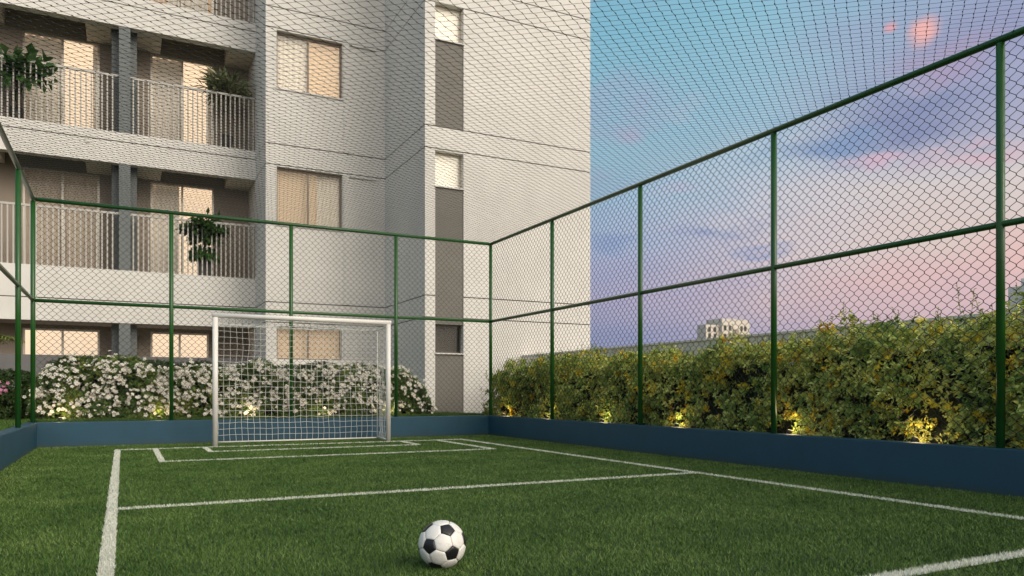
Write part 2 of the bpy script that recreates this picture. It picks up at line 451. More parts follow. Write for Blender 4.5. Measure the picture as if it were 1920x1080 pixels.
# court line rectangles (x0,x1,y0,y1)
LINES = [('left side line', -0.105, -0.035, -3.0, 12.12), ('right side line', 5.215, 5.28, -3.0, 12.12), ('goal line', -0.105, 5.28, 12.12, 12.185),
         ('front of the large box', 0.38, 4.82, 9.87, 9.935), ('left end of the large box', 0.38, 0.45, 9.935, 12.12), ('right end of the large box', 4.75, 4.82, 9.935, 12.12),
         ('front of the small box', 1.05, 4.17, 11.20, 11.265), ('left end of the small box', 1.05, 1.12, 11.265, 12.12), ('right end of the small box', 4.10, 4.17, 11.265, 12.12),
         ('cross line behind the ball', -0.035, 5.215, 6.01, 6.085), ('cross line nearest the camera', -0.035, 5.215, 2.22, 2.30)]


def in_lines(P, grow=0.0):
    m = np.zeros(len(P), bool)
    for _, a, b, c, d in LINES: m |= (P[:, 0] > a - grow) & (P[:, 0] < b + grow) & (P[:, 1] > c - grow) & (P[:, 1] < d + grow)
    return m


def blades(P, z0, h, wd, lean=0.5, bias=0.0):
    n = len(P); a = rng.uniform(0, 2 * math.pi, n); L = rng.uniform(0, lean, n) * h
    la = rng.uniform(0, 2 * math.pi, n)
    B = np.column_stack([P, np.full(n, z0)])
    side = np.column_stack([np.cos(a), np.sin(a), np.zeros(n)]) * (wd * 0.5)[:, None]
    tip = B + np.column_stack([np.cos(la) * L, np.sin(la) * L, h])
    V = np.stack([B - side, B + side, tip], 1).reshape(-1, 3)
    return V, np.arange(3 * n).reshape(-1, 3)


def dens(d, base=15000.0, mn=2600.0): return np.clip(base * (3.6 / np.maximum(d, 1.0)) ** 1.35, mn, base)


def scatter(x0, x1, y0, y1, base=15000.0, mn=2600.0, keep_cam=True):
    """variable density scatter, finer near the camera side of the court"""
    out = []; step = 0.6
    for xa in np.arange(x0, x1, step):
        for ya in np.arange(y0, y1, step):
            xb, yb = min(xa + step, x1), min(ya + step, y1)
            cx, cy = (xa + xb) / 2, (ya + yb) / 2
            d = max(cx * math.sin(R(TH)) + cy * math.cos(R(TH)), 0)
            dn = float(dens(np.array([max(d, 0.5)]), base, mn)[0]) if d > 2.6 else mn
            k = rng.poisson(dn * (xb - xa) * (yb - ya))
            out.append(np.column_stack([rng.uniform(xa, xb, k), rng.uniform(ya, yb, k)]))
    return np.concatenate(out)


P = scatter(X0, X1, -4.0, YB)
P = P[~in_lines(P)]
dd = np.hypot(P[:, 0], P[:, 1])
h = rng.uniform(0.011, 0.023, len(P)); wd = 0.0042 * np.clip(dd / 3.6, 0.9, 3.5) ** 0.75 * rng.uniform(0.7, 1.3, len(P))
V, F = blades(P, 0.0, h, wd, 1.3)
tn = np.clip(rng.beta(1.3, 1.7, len(P)) + 0.10 * (vnoise(np.column_stack([P, np.zeros(len(P))]), 9.0) - 0.5), 0, 1)
# blade colour: worn, paler fibres here and there and drier fibres beside the kerb
edge = np.minimum.reduce([P[:, 0] - X0, X1 - P[:, 0], YB - P[:, 1]])
tn = np.clip(tn + 0.22 * np.exp(-np.maximum(edge, 0) / 0.45), 0, 1)
link_mesh('court_turf', add_mat(np_mesh('court_turf', V, F, np.repeat(tn, 3)), M['turf']), None, kind='stuff')
tag(bpy.data.objects['court_turf'], 'short green artificial turf covering the football court', 'turf')

for nm, a, b, c, d in LINES:
    o = MB().quad((a, c, 0.004), (b, c, 0.004), (b, d, 0.004), (a, d, 0.004)).build('court_line', M['turf_line_base'], kind='structure')
    o['label'] = 'white turf line, ' + nm
    k = scatter(a, b, c, d, 22000.0, 6000.0)
    ds = np.hypot(k[:, 0], k[:, 1])
    V, F = blades(k, 0.004, rng.uniform(0.012, 0.020, len(k)), 0.0042 * np.clip(ds / 3.6, 0.9, 3.5) ** 0.8, 0.8)
    f = link_mesh('line_fibre', add_mat(np_mesh('line_fibre', V, F, np.repeat(rng.random(len(k)), 3)), M['turf_white']), o, kind='stuff')

# lawn blades beside the court
parts = []
for (a, b, c, d, dn) in [(-1.35, 6.3, YB + 0.13, YB + 0.75, 9000), (-3.6, -1.28, 8.5, YB + 0.75, 3500), (-1.31, 6.3, YB + 0.75, 15.55, 1500), (-8, -1.3, 14.0, 19.5, 500), (-1.3, 5.8, 15.6, 18.0, 300)]:
    k = int(dn * (b - a) * (d - c)); parts.append(np.column_stack([rng.uniform(a, b, k), rng.uniform(c, d, k)]))
P = np.concatenate(parts)
V, F = blades(P, LZ, rng.uniform(0.03, 0.075, len(P)), rng.uniform(0.006, 0.012, len(P)), 0.9)
lg = link_mesh('lawn_grass', add_mat(np_mesh('lawn_grass', V, F, np.repeat(rng.random(len(P)), 3)), M['lawn']), None, kind='stuff')
tag(lg, 'bright green lawn strip growing above the blue kerb', 'grass')

# ================================================================== CURB
def curb(name, b, label):
    o = MB().box(*b).build(name, M['curb'])
    bv = o.modifiers.new('bevel', 'BEVEL'); bv.width = 0.008; bv.segments = 2
    return tag(o, label, 'curb', 'blue kerbs round the court')


curb('court_curb', (X0 - 0.15, X1 + 0.15, YB, YB + 0.15, -0.2, 0.38), 'blue kerb along the back of the court, behind the white goal')
curb('court_curb', (X1, X1 + 0.15, -6, YB - 0.001, -0.2, 0.38), 'blue kerb along the right of the court, below the tall leafy hedge')
curb('court_curb', (X0 - 0.15, X0, -6, YB - 0.001, -0.2, 0.38), 'blue kerb at the left edge of the court, beside the lawn')

# ================================================================== FENCES
FX0, FX1, FY = X0 - 0.055, X1 + 0.075, YB + 0.055
FZ0, FZM, FZ1 = 0.38, 2.205, 3.715
PR = 0.033


def tube_obj(name, a, b, r, parent, n=14, m='green_paint'):
    return MB().tube([a, b], r, n).build(name, M[m], parent)


def chain(u0, u1, z0, z1, W, H, r, to3, name, parent):
    nw = int((u1 - u0) / (W / 2)); nz = int((z1 - z0) / (H / 2)); A = []; B = []
    us = u0 + (W / 2) * np.arange(nw + 1); zs = z0 + (H / 2) * np.arange(nz + 1)
    k = np.arange(nz + 1)
    for i in range(nw):
        par = (k + i) % 2
        u = np.where(par == 0, us[i], us[i + 1]); dep = np.where(par == 0, 0.004, -0.004)
        # each leg bows slightly, so the mesh reads as bent wire
        um = (u[:-1] + u[1:]) / 2; zm = (zs[:-1] + zs[1:]) / 2
        p = np.column_stack([u, zs, dep])
        fa = lambda f, g_: p[:-1] + (p[1:] - p[:-1]) * np.array([[f, g_, f]])
        k1, k2 = fa(0.13, 0.24), fa(0.87, 0.76)
        A += [p[:-1], k1, k2]; B += [k1, k2, p[1:]]
    A = np.concatenate(A); B = np.concatenate(B)
    me = seg_mesh(name, to3(A), to3(B), r, 3); me.materials.append(M['wire'])
    return link_mesh(name, me, None, parent, kind='stuff')


fb = empty('court_fence', (2.6, FY, 0.38), 'green tubular chain link fence at the back of the court, between goal and flowers', 'fence', 'green fences round the court')
for x in (-1.19 + 1.88 * np.arange(5)):
    x = FX0 if x < 0 else (FX1 if x > 6 else x)
    tube_obj('fence_post', (x, FY, 0.38), (x, FY, FZ1 - 0.03), PR, fb)
xs = [FX0 + 0.03, FX1 - 0.03]
tube_obj('top_rail', (xs[0], FY, FZ1), (xs[1], FY, FZ1), 0.031, fb); tube_obj('middle_rail', (xs[0], FY + 0.002, FZM), (xs[1], FY + 0.002, FZM), 0.027, fb)
chain(FX0 + 0.04, FX1, FZ0 + 0.01, FZ1, 0.105, 0.105, 0.0031, lambda a: np.column_stack([a[:, 0], FY + 0.033 + a[:, 2], a[:, 1]]), 'chain_link_mesh', fb)

fr = empty('court_fence', (FX1, 6.1, 0.38), 'green tubular chain link fence along the right of the court, before the yellow green hedge', 'fence', 'green fences round the court')
for y in (13.35 - 2.42 * np.arange(1, 8)):
    tube_obj('fence_post', (FX1, y, 0.38), (FX1, y, FZ1 - 0.03), PR, fr)
tube_obj('top_rail', (FX1, FY - 0.0, FZ1 + 0.001), (FX1, -5, FZ1 + 0.001), 0.031, fr); tube_obj('middle_rail', (FX1, FY, FZM + 0.001), (FX1, -5, FZM + 0.001), 0.027, fr)
chain(-2.0, FY, FZ0 + 0.01, FZ1, 0.105, 0.105, 0.0031, lambda a: np.column_stack([FX1 + 0.033 + a[:, 2], a[:, 0], a[:, 1]]), 'chain_link_mesh', fr)

fl = empty('court_fence', (FX0, 8, 0.38), 'open green tubular fence frame without mesh at the left edge of the court', 'fence', 'green fences round the court')
for y in (13.35 - 2.42 * np.arange(1, 8)):
    y = y + 0.58
    tube_obj('fence_post', (FX0, y, 0.38), (FX0, y, FZ1 - 0.03), PR, fl)
tube_obj('top_rail', (FX0, FY, FZ1 + 0.001), (FX0, -5, FZ1 + 0.001), 0.031, fl); tube_obj('middle_rail', (FX0, FY, FZM + 0.001), (FX0, -5, FZM + 0.001), 0.027, fl)

# overhead net: two families of knotted strands
def net_family(ang, pitch, ox0, ox1, oy0, oy1, z, other_ang, r, seed):
    d = np.array([math.sin(ang), math.cos(ang)]); n = np.array([math.cos(ang), -math.sin(ang)])
    cr = pitch / abs(math.sin(ang - other_ang))      # node spacing along the strand
    corners = np.array([[ox0, oy0], [ox1, oy0], [ox0, oy1], [ox1, oy1]]); c = corners @ n
    A = []; B = []; kn = []
    for i in range(int(c.min() / pitch), int(c.max() / pitch) + 1):
        p0 = n * (i * pitch)
        s = corners @ d; t = np.arange(math.floor(s.min() / cr), math.ceil(s.max() / cr)) * cr + (i % 2) * 0
        Q = p0[None] + d[None] * t[:, None]
        sg = np.where((np.arange(len(t)) + i) % 2 == 0, 1.0, -1.0)
        Q = Q + n[None] * (sg * 0.0025)[:, None]
        ok = (Q[:, 0] > ox0) & (Q[:, 0] < ox1) & (Q[:, 1] > oy0) & (Q[:, 1] < oy1)
        sag = 0.05 * np.sin(np.pi * np.clip((Q[:, 0] - ox0) / (ox1 - ox0), 0, 1))
        Q3 = np.column_stack([Q, z - sag + sg * 0.002])
        e = ok[:-1] & ok[1:]
        A.append(Q3[:-1][e]); B.append(Q3[1:][e]); kn.append(Q3[ok])
    return np.concatenate(A), np.concatenate(B), np.concatenate(kn)


a1, a2 = R(54), R(-52)
A1, B1, K1 = net_family(a1, 0.078, FX0, FX1, -1.5, FY, FZ1 + 0.02, a2, 0.003, 0)
A2, B2, K2 = net_family(a2, 0.078, FX0, FX1, -1.5, FY, FZ1 + 0.02, a1, 0.003, 0)
nt = empty('overhead_net', (2.6, 6, FZ1), 'dark knotted ball net stretched flat over the whole court', 'net')
me = seg_mesh('net_strands', np.concatenate([A1, A2]), np.concatenate([B1, B2]), np.concatenate([np.full(len(A1), 0.0019), np.full(len(A2), 0.0016)]), 3); me.materials.append(M['net_dark'])
link_mesh('net_strands', me, None, nt, kind='stuff')
kd = np.array([[math.sin(a1), math.cos(a1), 0]]) * 0.008
me = seg_mesh('net_knots', K1 - kd, K1 + kd, 0.0043, 4); me.materials.append(M['net_dark'])
link_mesh('net_knots', me, None, nt, kind='stuff')

# ================================================================== GOAL
GX0, GX1, GY, GH, GD = 1.245, 3.97, 12.27, 2.0, 0.82
gl = empty('football_goal', ((GX0 + GX1) / 2, GY, 0), 'white tubular football goal with a square meshed net at the back line', 'goal')
for x in (GX0, GX1):
    MB().tube([(x, GY, 0), (x, GY, GH - 0.03)], 0.040, 18).build('goal_post', M['goal_white'], gl)
    xr = x + (0.12 if x < 2 else 0.06)
    MB().tube([(x, GY + 0.03, GH - 0.05), (xr, GY + GD, GH - 0.06)], 0.014, 8).build('top_stay', M['goal_white'], gl)
    MB().tube([(xr, GY + GD, 0.02), (xr, GY + GD, GH - 0.06)], 0.006, 8).build('rear_upright', M['goal_white'], gl)
    MB().tube([(x, GY + 0.03, 0.03), (xr, GY + GD, 0.03)], 0.014, 8).build('ground_stay', M['goal_white'], gl)
MB().tube([(GX0 - 0.043, GY, GH), (GX1 + 0.043, GY, GH)], 0.038, 18).build('crossbar', M['goal_white'], gl)
MB().tube([(GX0 + 0.12, GY + GD, 0.02), (GX1 + 0.06, GY + GD, 0.02)], 0.012, 8).build('ground_bar', M['goal_white'], gl)


def net_panel(name, fn, nu, nv, amp, seed, r=0.0031):
    u = np.linspace(0, 1, nu * 2 + 1); v = np.linspace(0, 1, nv * 2 + 1)
    A = []; B = []
    def pts(uu, vv):
        P = fn(uu, vv)
        N = np.column_stack([vnoise(P + 31.7 * k + seed, 3.5, k) - 0.5 for k in range(3)]) + 0.5 * np.column_stack([vnoise(P + 11.7 * k + seed, 11, k + 5) - 0.5 for k in range(3)])
        e = np.minimum(np.minimum(uu, 1 - uu), np.minimum(vv, 1 - vv)); return P + N * amp * np.clip(e * 12, 0, 1)[:, None]
    for i in range(0, nu * 2 + 1, 2):
        P = pts(np.full_like(v, u[i]), v); A.append(P[:-1]); B.append(P[1:])
    for j in range(0, nv * 2 + 1, 2):
        P = pts(u, np.full_like(u, v[j])); A.append(P[:-1]); B.append(P[1:])
    me = seg_mesh(name, np.concatenate(A), np.concatenate(B), r, 4); me.materials.append(M['net_white'])
    o = link_mesh(name, me, None, gl, kind='stuff'); return o


BG = 0.10
net_panel('back_net', lambda u, v: np.column_stack([GX0 + 0.12 + (GX1 - GX0 - 0.06) * u, GY + GD + BG * np.sin(np.pi * v) * np.sin(np.pi * u) * 0.6, 0.03 + (GH - 0.10) * v - 0.03 * np.sin(np.pi * u) * v]), 28, 19, 0.030, 1)
net_panel('top_net', lambda u, v: np.column_stack([GX0 + (GX1 - GX0) * u + v * (0.12 - 0.06 * u), GY + 0.02 + (GD - 0.02) * v, GH - 0.03 - 0.03 * v - 0.07 * np.sin(np.pi * v) * (0.4 + 0.6 * np.sin(np.pi * u) ** 0.5)]), 28, 8, 0.045, 2)
for x in (GX0, GX1):
    net_panel('side_net', lambda u, v, x=x: np.column_stack([x + u * (0.12 if x < 2 else 0.06) + 0.02 * np.sin(np.pi * u) * np.sin(9 * v), GY + 0.04 + (GD - 0.04) * u, 0.03 + (GH - 0.09) * v]), 8, 19, 0.05, 3)

# ================================================================== BALL
BC = Vector((1.350, 3.352, 0.114)); BR = 0.1135
phi = (1 + 5 ** 0.5) / 2
IV = []
for s1 in (1, -1):
    for s2 in (1, -1):
        IV += [Vector((0, s1, s2 * phi)), Vector((s1, s2 * phi, 0)), Vector((s2 * phi, 0, s1))]
IV = [v.normalized() for v in IV]


def adj(i, j): return i != j and (IV[i] - IV[j]).length < 1.1


tris = [(i, j, k) for i in range(12) for j in range(i + 1, 12) for k in range(j + 1, 12) if adj(i, j) and adj(j, k) and adj(i, k)]
wv = (cam.location - BC).normalized(); rt = Vector((math.cos(R(TH)), -math.sin(R(TH)), 0)); rt = (rt - wv * rt.dot(wv)).normalized(); upv = wv.cross(rt)
tg = []
for (a, b) in ((0.214, 0.629), (-0.557, -0.086), (0.443, -0.400)):
    z = math.sqrt(1 - a * a - b * b); tg.append(rt * a + upv * b + wv * z)
from mathutils import Matrix
def frame(a, b, c):
    e1 = a.normalized(); e2 = (b - e1 * b.dot(e1)).normalized(); e3 = e1.cross(e2)
    return Matrix((e1, e2, e3)).transposed(), c.dot(e3)
T, sgt = frame(*tg)
i, j, k = tris[0]
S, sgs = frame(IV[i], IV[j], IV[k])
if sgs * sgt < 0: S, sgs = frame(IV[j], IV[i], IV[k])
ROT = T @ S.inverted()
ball = empty('football', tuple(BC - Vector((0, 0, BR))), 'white football with black pentagons lying on the turf', 'ball')


def ball_panel(poly, m):
    c = sum(poly, Vector()) / len(poly); n = len(poly); K = 5; mb = MB(); mb.sm = True
    cn = c.normalized()
    ed = []                                                       # boundary, each side in K steps
    for q in range(n):
        a, b = poly[q], poly[(q + 1) % n]
        for t in range(K): ed.append(a.lerp(b, t / K))
    ne = len(ed); rings = [0.30, 0.6, 0.82, 0.93, 0.985]
    def put(p, f):
        lift = 1.0 - 0.030 * max(0, (f - 0.80) / 0.185) ** 2.2 if f > 0.80 else 1.0
        return tuple(BC + ROT @ (p.normalized() * BR * lift))
    mb.v.append(put(cn, 0))
    for f in rings:
        for e in ed: mb.v.append(put(c.lerp(e, f), f))
    for e in ed: mb.v.append(tuple(BC + ROT @ (c.lerp(e, 0.985).normalized() * BR * 0.95)))
    for q in range(ne): mb.f.append((0, 1 + q, 1 + (q + 1) % ne))
    for r_ in range(len(rings)):
        for q in range(ne):
            a = 1 + r_ * ne + q; b = 1 + r_ * ne + (q + 1) % ne; mb.f.append((a, a + ne, b + ne, b))
    return mb.build('panel', m, ball)


for i in range(12):
    nb = [j for j in range(12) if adj(i, j)]
    e1 = (IV[nb[0]] - IV[i] * IV[nb[0]].dot(IV[i])).normalized(); e2 = IV[i].cross(e1)
    nb.sort(key=lambda j: math.atan2(IV[j].dot(e2), IV[j].dot(e1)))
    ball_panel([IV[i].lerp(IV[j], 1 / 3) for j in nb], M['ball_black'])
for (i, j, k) in tris:
    if (IV[j] - IV[i]).cross(IV[k] - IV[i]).dot(IV[i]) < 0: j, k = k, j
    P_ = []
    for a, b in ((i, j), (j, k), (k, i)): P_ += [IV[a].lerp(IV[b], 1 / 3), IV[a].lerp(IV[b], 2 / 3)]
    ball_panel(P_, M['ball_white'])
sm = MB(); sm.sm = True
for a in range(13):
    for b in range(24):
        t, p = math.pi * a / 12, 2 * math.pi * b / 24
        sm.v.append(tuple(BC + Vector((math.sin(t) * math.cos(p), math.sin(t) * math.sin(p), math.cos(t))) * BR * 0.957))
for a in range(12):
    for b in range(24): sm.f.append((a * 24 + b, (a + 1) * 24 + b, (a + 1) * 24 + (b + 1) % 24, a * 24 + (b + 1) % 24))
sm.build('seam', M['ball_black'], ball)

# ================================================================== APARTMENT BUILDING
YA, YBb, YC, YD = 15.6, 18.44, 19.97, 21.2
XA, XB, XR, XL = 5.88, 2.98, 10.18, -12.0
TOP = 13.4; TK = 0.22
bld = empty('apartment_building', (3.0, YA, 0), 'pale rendered apartment building with stacked balconies and lit windows behind the court', 'building')
GR = [0.0, 2.48, 2.96, 6.21, 6.70, 9.44, 9.93, TOP]


def cells(u0, u1, z0, z1, holes):
    us = sorted({u0, u1} | {min(max(h_[q], u0), u1) for h_ in holes for q in (0, 1)}); zs = sorted({z0, z1} | {min(max(h_[q], z0), z1) for h_ in holes for q in (2, 3)})
    out = []
    for a, b in zip(us[:-1], us[1:]):
        run = None
        for c, d in zip(zs[:-1], zs[1:]):
            if b - a < 1e-4 or d - c < 1e-4: continue
            mu, mz = (a + b) / 2, (c + d) / 2
            if any(h_[0] < mu < h_[1] and h_[2] < mz < h_[3] for h_ in holes):
                if run: out.append(run)
                run = None
            else: run = (a, b, run[2], d) if run else (a, b, c, d)
        if run: out.append(run)
    return out


def facade(u0, u1, holes, mk, m='plaster'):
    for z0, z1 in zip(GR[:-1], GR[1:]):
        a = z0 + (0.012 if z0 > 0 else 0); b = z1 - 0.012
        mb = MB()
        for c in cells(u0, u1, a, b, holes): mk(mb, *c)
        if mb.v: mb.build('wall_panel', M[m], bld)


HA = [(6.12, 6.80, 0.36, 6.17), (6.12, 6.80, 6.708, 9.45)]
facade(XA, XR, HA, lambda mb, a, b, c, d: mb.box(a, b, YA, YA + TK, c, d))
HB = [(3.23, 4.80, 8.03, 9.40), (3.23, 4.80, 4.80, 6.17), (3.23, 4.78, 1.60, 2.40), (3.23, 4.80, 11.26, 12.6)]
facade(XB, XA, HB, lambda mb, a, b, c, d: mb.box(a, b, YBb, YBb + TK, c, d))
facade(YA + TK, YBb, [], lambda mb, a, b, c, d: mb.box(XA, XA + TK, a, b, c, d))
facade(YBb + TK, YD, [], lambda mb, a, b, c, d: mb.box(XB, XB + TK, a, b, c, d))
facade(YA + TK, 30.0, [], lambda mb, a, b, c, d: mb.box(XR - TK, XR, a, b, c, d))
cb = MB(); cb.box(XA + TK + 0.01, XR - TK - 0.01, YA + TK + 0.08, 30, 0, TOP - 0.05); cb.box(XB + TK + 0.01, XA + TK, YBb + TK + 0.12, 30, 0, TOP - 0.05)
cb.box(XL, XB + TK, YD + 1.5, 30, 0, TOP - 0.05)
cb.box(XA + TK, XA + TK + 0.02, YA + TK, YBb, 0, TOP - .1)
for z in GR[1:-1]:
    cb.box(XA + 0.02, XR - 0.02, YA + 0.02, YA + 0.07, z - 0.012, z + 0.012) if False else None
cb.build('structural_wall', M['plaster_core'], bld)
# dark bottoms of the horizontal grooves: a strip 15 mm behind each joint
for z in GR[1:-1]:
    bx = [(XA + 0.02, 6.12, YA + 0.018, YA + 0.04), (6.80, XR - 0.02, YA + 0.018, YA + 0.04), (XB + 0.02, XA, YBb + 0.018, YBb + 0.04), (XA + 0.018, XA + 0.04, YA + 0.045, YBb), (XB + 0.018, XB + 0.04, YBb + 0.045, YC)]
    for b in bx: MB().box(*b, z - 0.02, z + 0.02).build('groove_bed', M['plaster_core'], bld)
MB().box(XL, XR + 0.05, YD - 0.02, 30.1, TOP + 0.0, TOP + 0.25).build('roof', M['plaster'], bld)


# stair strip of grey panels and small windows
def small_window(z0, z1, room, dark=False):
    wn = MB(); wn.box(6.12, 6.80, YA + 0.17, YA + 0.21, z0, z0 + 0.035); wn.box(6.12, 6.80, YA + 0.17, YA + 0.21, z1 - 0.035, z1)
    wn.box(6.12, 6.155, YA + 0.17, YA + 0.21, z0 + 0.035, z1 - 0.035); wn.box(6.765, 6.80, YA + 0.17, YA + 0.21, z0 + 0.035, z1 - 0.035)
    f = wn.build('window', M['alu_dark' if dark else 'alu'], bld)
    MB().box(6.155, 6.765, YA + 0.186, YA + 0.192, z0 + 0.035, z1 - 0.035).build('pane', M['glass'], f)
    MB().box(6.12, 6.80, YA + 0.235, YA + 0.245, z0, z1).build('blind', M[room], f)
    MB().box(6.10, 6.82, YA - 0.025, YA + 0.17, z0 - 0.03, z0 - 0.002).build('sill', M['plaster'], f)


GP = [(0.36, 1.66), (2.335, 5.355), (6.712, 8.60)]
for a, b in GP: MB().box(6.122, 6.798, YA + 0.02, YA + TK, a, b).build('grey_panel', M['grey_panel'], bld)
small_window(1.70, 2.33, 'room_dark', True); small_window(5.39, 6.165, 'room_pale'); small_window(8.64, 9.44, 'room_pale')


def pleats(x0, x1, y, z0, z1, n, amp=0.045):
    mb = MB(); mb.sm = True; k = n * 4; i0 = 0
    for i in range(k + 1):
        x = x0 + (x1 - x0) * i / k; yy = y + amp * math.sin(i * math.pi / 2) * (0.6 + 0.4 * math.sin(i * 1.7)) + 0.012 * math.sin(i * 0.77)
        mb.v += [(x, yy, z0), (x, yy, z1)]
    for i in range(k): mb.f.append((2 * i, 2 * i + 2, 2 * i + 3, 2 * i + 1))
    return mb


def wide_window(z0, z1, room, cur, x0=3.23, x1=4.80, split=3.99):
    y = YBb + 0.12; wn = MB()
    wn.box(x0, x1, y, y + 0.06, z0, z0 + 0.04); wn.box(x0, x1, y, y + 0.06, z1 - 0.05, z1)
    for a in (x0, split - 0.02, x1 - 0.04): wn.box(a, a + 0.04, y + 0.002, y + 0.058, z0 + 0.04, z1 - 0.05)
    f = wn.build('window', M['alu_brown'], bld)
    MB().box(x0 + 0.04, split - 0.02, y + 0.026, y + 0.032, z0 + 0.04, z1 - 0.05).build('pane', M['glass'], f)
    MB().box(split + 0.02, x1 - 0.04, y + 0.026, y + 0.032, z0 + 0.04, z1 - 0.05).build('pane', M['glass'], f)
    MB().box(x0, x1, YBb + TK + 0.09, YBb + TK + 0.10, z0, z1).build('lit_room', M[room], f)
    if cur: pleats(cur[0], cur[1], YBb + TK + 0.03, z0 + 0.02, z1 - 0.02, 6).build('curtain', M['curtain'], f)
    MB().box(x0 - 0.03, x1 + 0.03, YBb - 0.03, YBb + 0.12, z0 - 0.035, z0 - 0.002).build('sill', M['plaster'], f)


wide_window(8.03, 9.40, 'room_orange', (3.25, 3.98)); wide_window(4.80, 6.17, 'room_tan', (4.22, 4.78)); wide_window(1.60, 2.40, 'room_tan', None); wide_window(11.26, 12.6, 'room_tan', None)
# shallow service recess trims right of the wide windows
for z1, z0 in ((9.42, 6.72), (6.175, 2.98), (2.45, 0.36)):
    MB().box(4.83, 4.955, YBb - 0.03, YBb - 0.001, z0, z1).build('pilaster', M['plaster'], bld)
    MB().box(4.955, 5.64, YBb - 0.04, YBb - 0.001, z1 - 0.05, z1).build('ledge', M['plaster'], bld)

# balcony wing
lev = [3.69, 6.92, 10.15]
for q, fl_ in enumerate(lev):
    bot = 2.45 if q == 0 else fl_ - 0.73
    grv = 2.96 if q == 0 else fl_ - 0.215
    sl = MB(); sl.box(XL, XB, YC, YC + 0.23, bot, grv - 0.012); sl.box(XL, XB, YC, YC + 0.23, grv + 0.012, fl_)
    sl.box(XL, XB - 0.01, YC + 0.12, YC + 0.2, grv - 0.03, grv + 0.03)
    f = sl.build('balcony_slab', M['plaster'], bld)
    MB().box(XL, XB - 0.01, YC + 0.03, YC + 0.11, grv - 0.0119, grv + 0.0119).build('groove_bed', M['plaster_core'], f)
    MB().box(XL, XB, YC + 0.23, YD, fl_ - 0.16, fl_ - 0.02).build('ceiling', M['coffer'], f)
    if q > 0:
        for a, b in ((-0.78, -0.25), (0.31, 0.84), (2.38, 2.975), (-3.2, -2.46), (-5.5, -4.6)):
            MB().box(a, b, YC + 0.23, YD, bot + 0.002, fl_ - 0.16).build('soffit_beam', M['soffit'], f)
    if q > 0:
        for x in (-0.72, 0.86, -3.3): MB().box(x - 0.05, x + 0.05, YC - 0.02, YC - 0.001, grv - 0.12, grv - 0.02).build('drain_spout', M['plaster'], f)
    # railing
    rl = MB(); rl.box(XL, XB - 0.003, YC + 0.05, YC + 0.10, fl_ + 1.31, fl_ + 1.36)
    rail = rl.build('balcony_railing', M['rail'], bld)
    base = None; x = 2.93
    bm_ = MB().box(-0.015, 0.015, -0.02, 0.02, 0, 1.31)
    while x > XL + 0.1:
        if not (-0.13 < x < 0.19) and not (-5.16 < x < -4.84):
            if base is None: base = bm_.build('baluster', M['rail'], rail, loc=(x, YC + 0.075, fl_)); bme = base.data
            else: link_mesh('baluster', bme, None, rail, loc=(x, YC + 0.075, fl_))
        x -= 0.1085
zz = [(0.36, 2.45), (3.69, 6.19), (6.92, 9.42), (10.15, TOP)]
for a, b in zz:
    for cx in (0.03, -5.0):
        MB().box(cx - 0.115, cx + 0.125, YC + 0.012, YC + 0.40, a, b).build('column', M['column'], bld)
        MB().box(cx - 0.27, cx + 0.27, YC + 0.40, YD, a, b + (0.5 if a > 3 else 0)).build('dividing_wall', M['column'], bld)


def door_wall(z0, z1, doors):
    mb = MB()
    for c in cells(XL, XB + TK, z0, z1, [(d[0], d[1], d[2], d[3]) for d in doors]): mb.box(c[0], c[1], YD, YD + 0.15, c[2], c[3])
    mb.build('balcony_wall', M['taupe'], bld)
    for (a, b, c, d, room, cur, cm, split) in doors:
        y = YD + 0.05; fr_ = MB(); t = 0.05
        fr_.box(a, b, y, y + 0.07, d - t, d); fr_.box(a, b, y, y + 0.07, c, c + t)
        for xx in (a, b - t, split - t / 2): fr_.box(xx, xx + t, y + 0.002, y + 0.068, c + t, d - t)
        f = fr_.build('balcony_door' if c > 2.6 else 'window', M['alu'], bld)
        MB().box(a + t, split - t / 2, y + 0.03, y + 0.036, c + t, d - t).build('pane', M['glass'], f)
        MB().box(split + t / 2, b - t, y + 0.03, y + 0.036, c + t, d - t).build('pane', M['glass'], f)
        rb = MB(); rb.quad((a - 0.3, YD + 1.3, c), (b + 0.3, YD + 1.3, c), (b + 0.3, YD + 1.3, d + 0.1), (a - 0.3, YD + 1.3, d + 0.1))
        rb.quad((a - 0.3, YD + 0.151, c), (a - 0.3, YD + 1.3, c), (a - 0.3, YD + 1.3, d + 0.1), (a - 0.3, YD + 0.151, d + 0.1))
        rb.quad((b + 0.3, YD + 1.3, c), (b + 0.3, YD + 0.151, c), (b + 0.3, YD + 0.151, d + 0.1), (b + 0.3, YD + 1.3, d + 0.1))
        rb.quad((a - 0.3, YD + 0.151, d + 0.1), (a - 0.3, YD + 1.3, d + 0.1), (b + 0.3, YD + 1.3, d + 0.1), (b + 0.3, YD + 0.151, d + 0.1))
        rb.build('lit_room', M[room], f)
        for (p, q_) in cur: pleats(p, q_, YD + 0.22, c + 0.02, d - 0.01, max(3, int((q_ - p) / 0.15)), 0.05).build('curtain', M[cm], f)


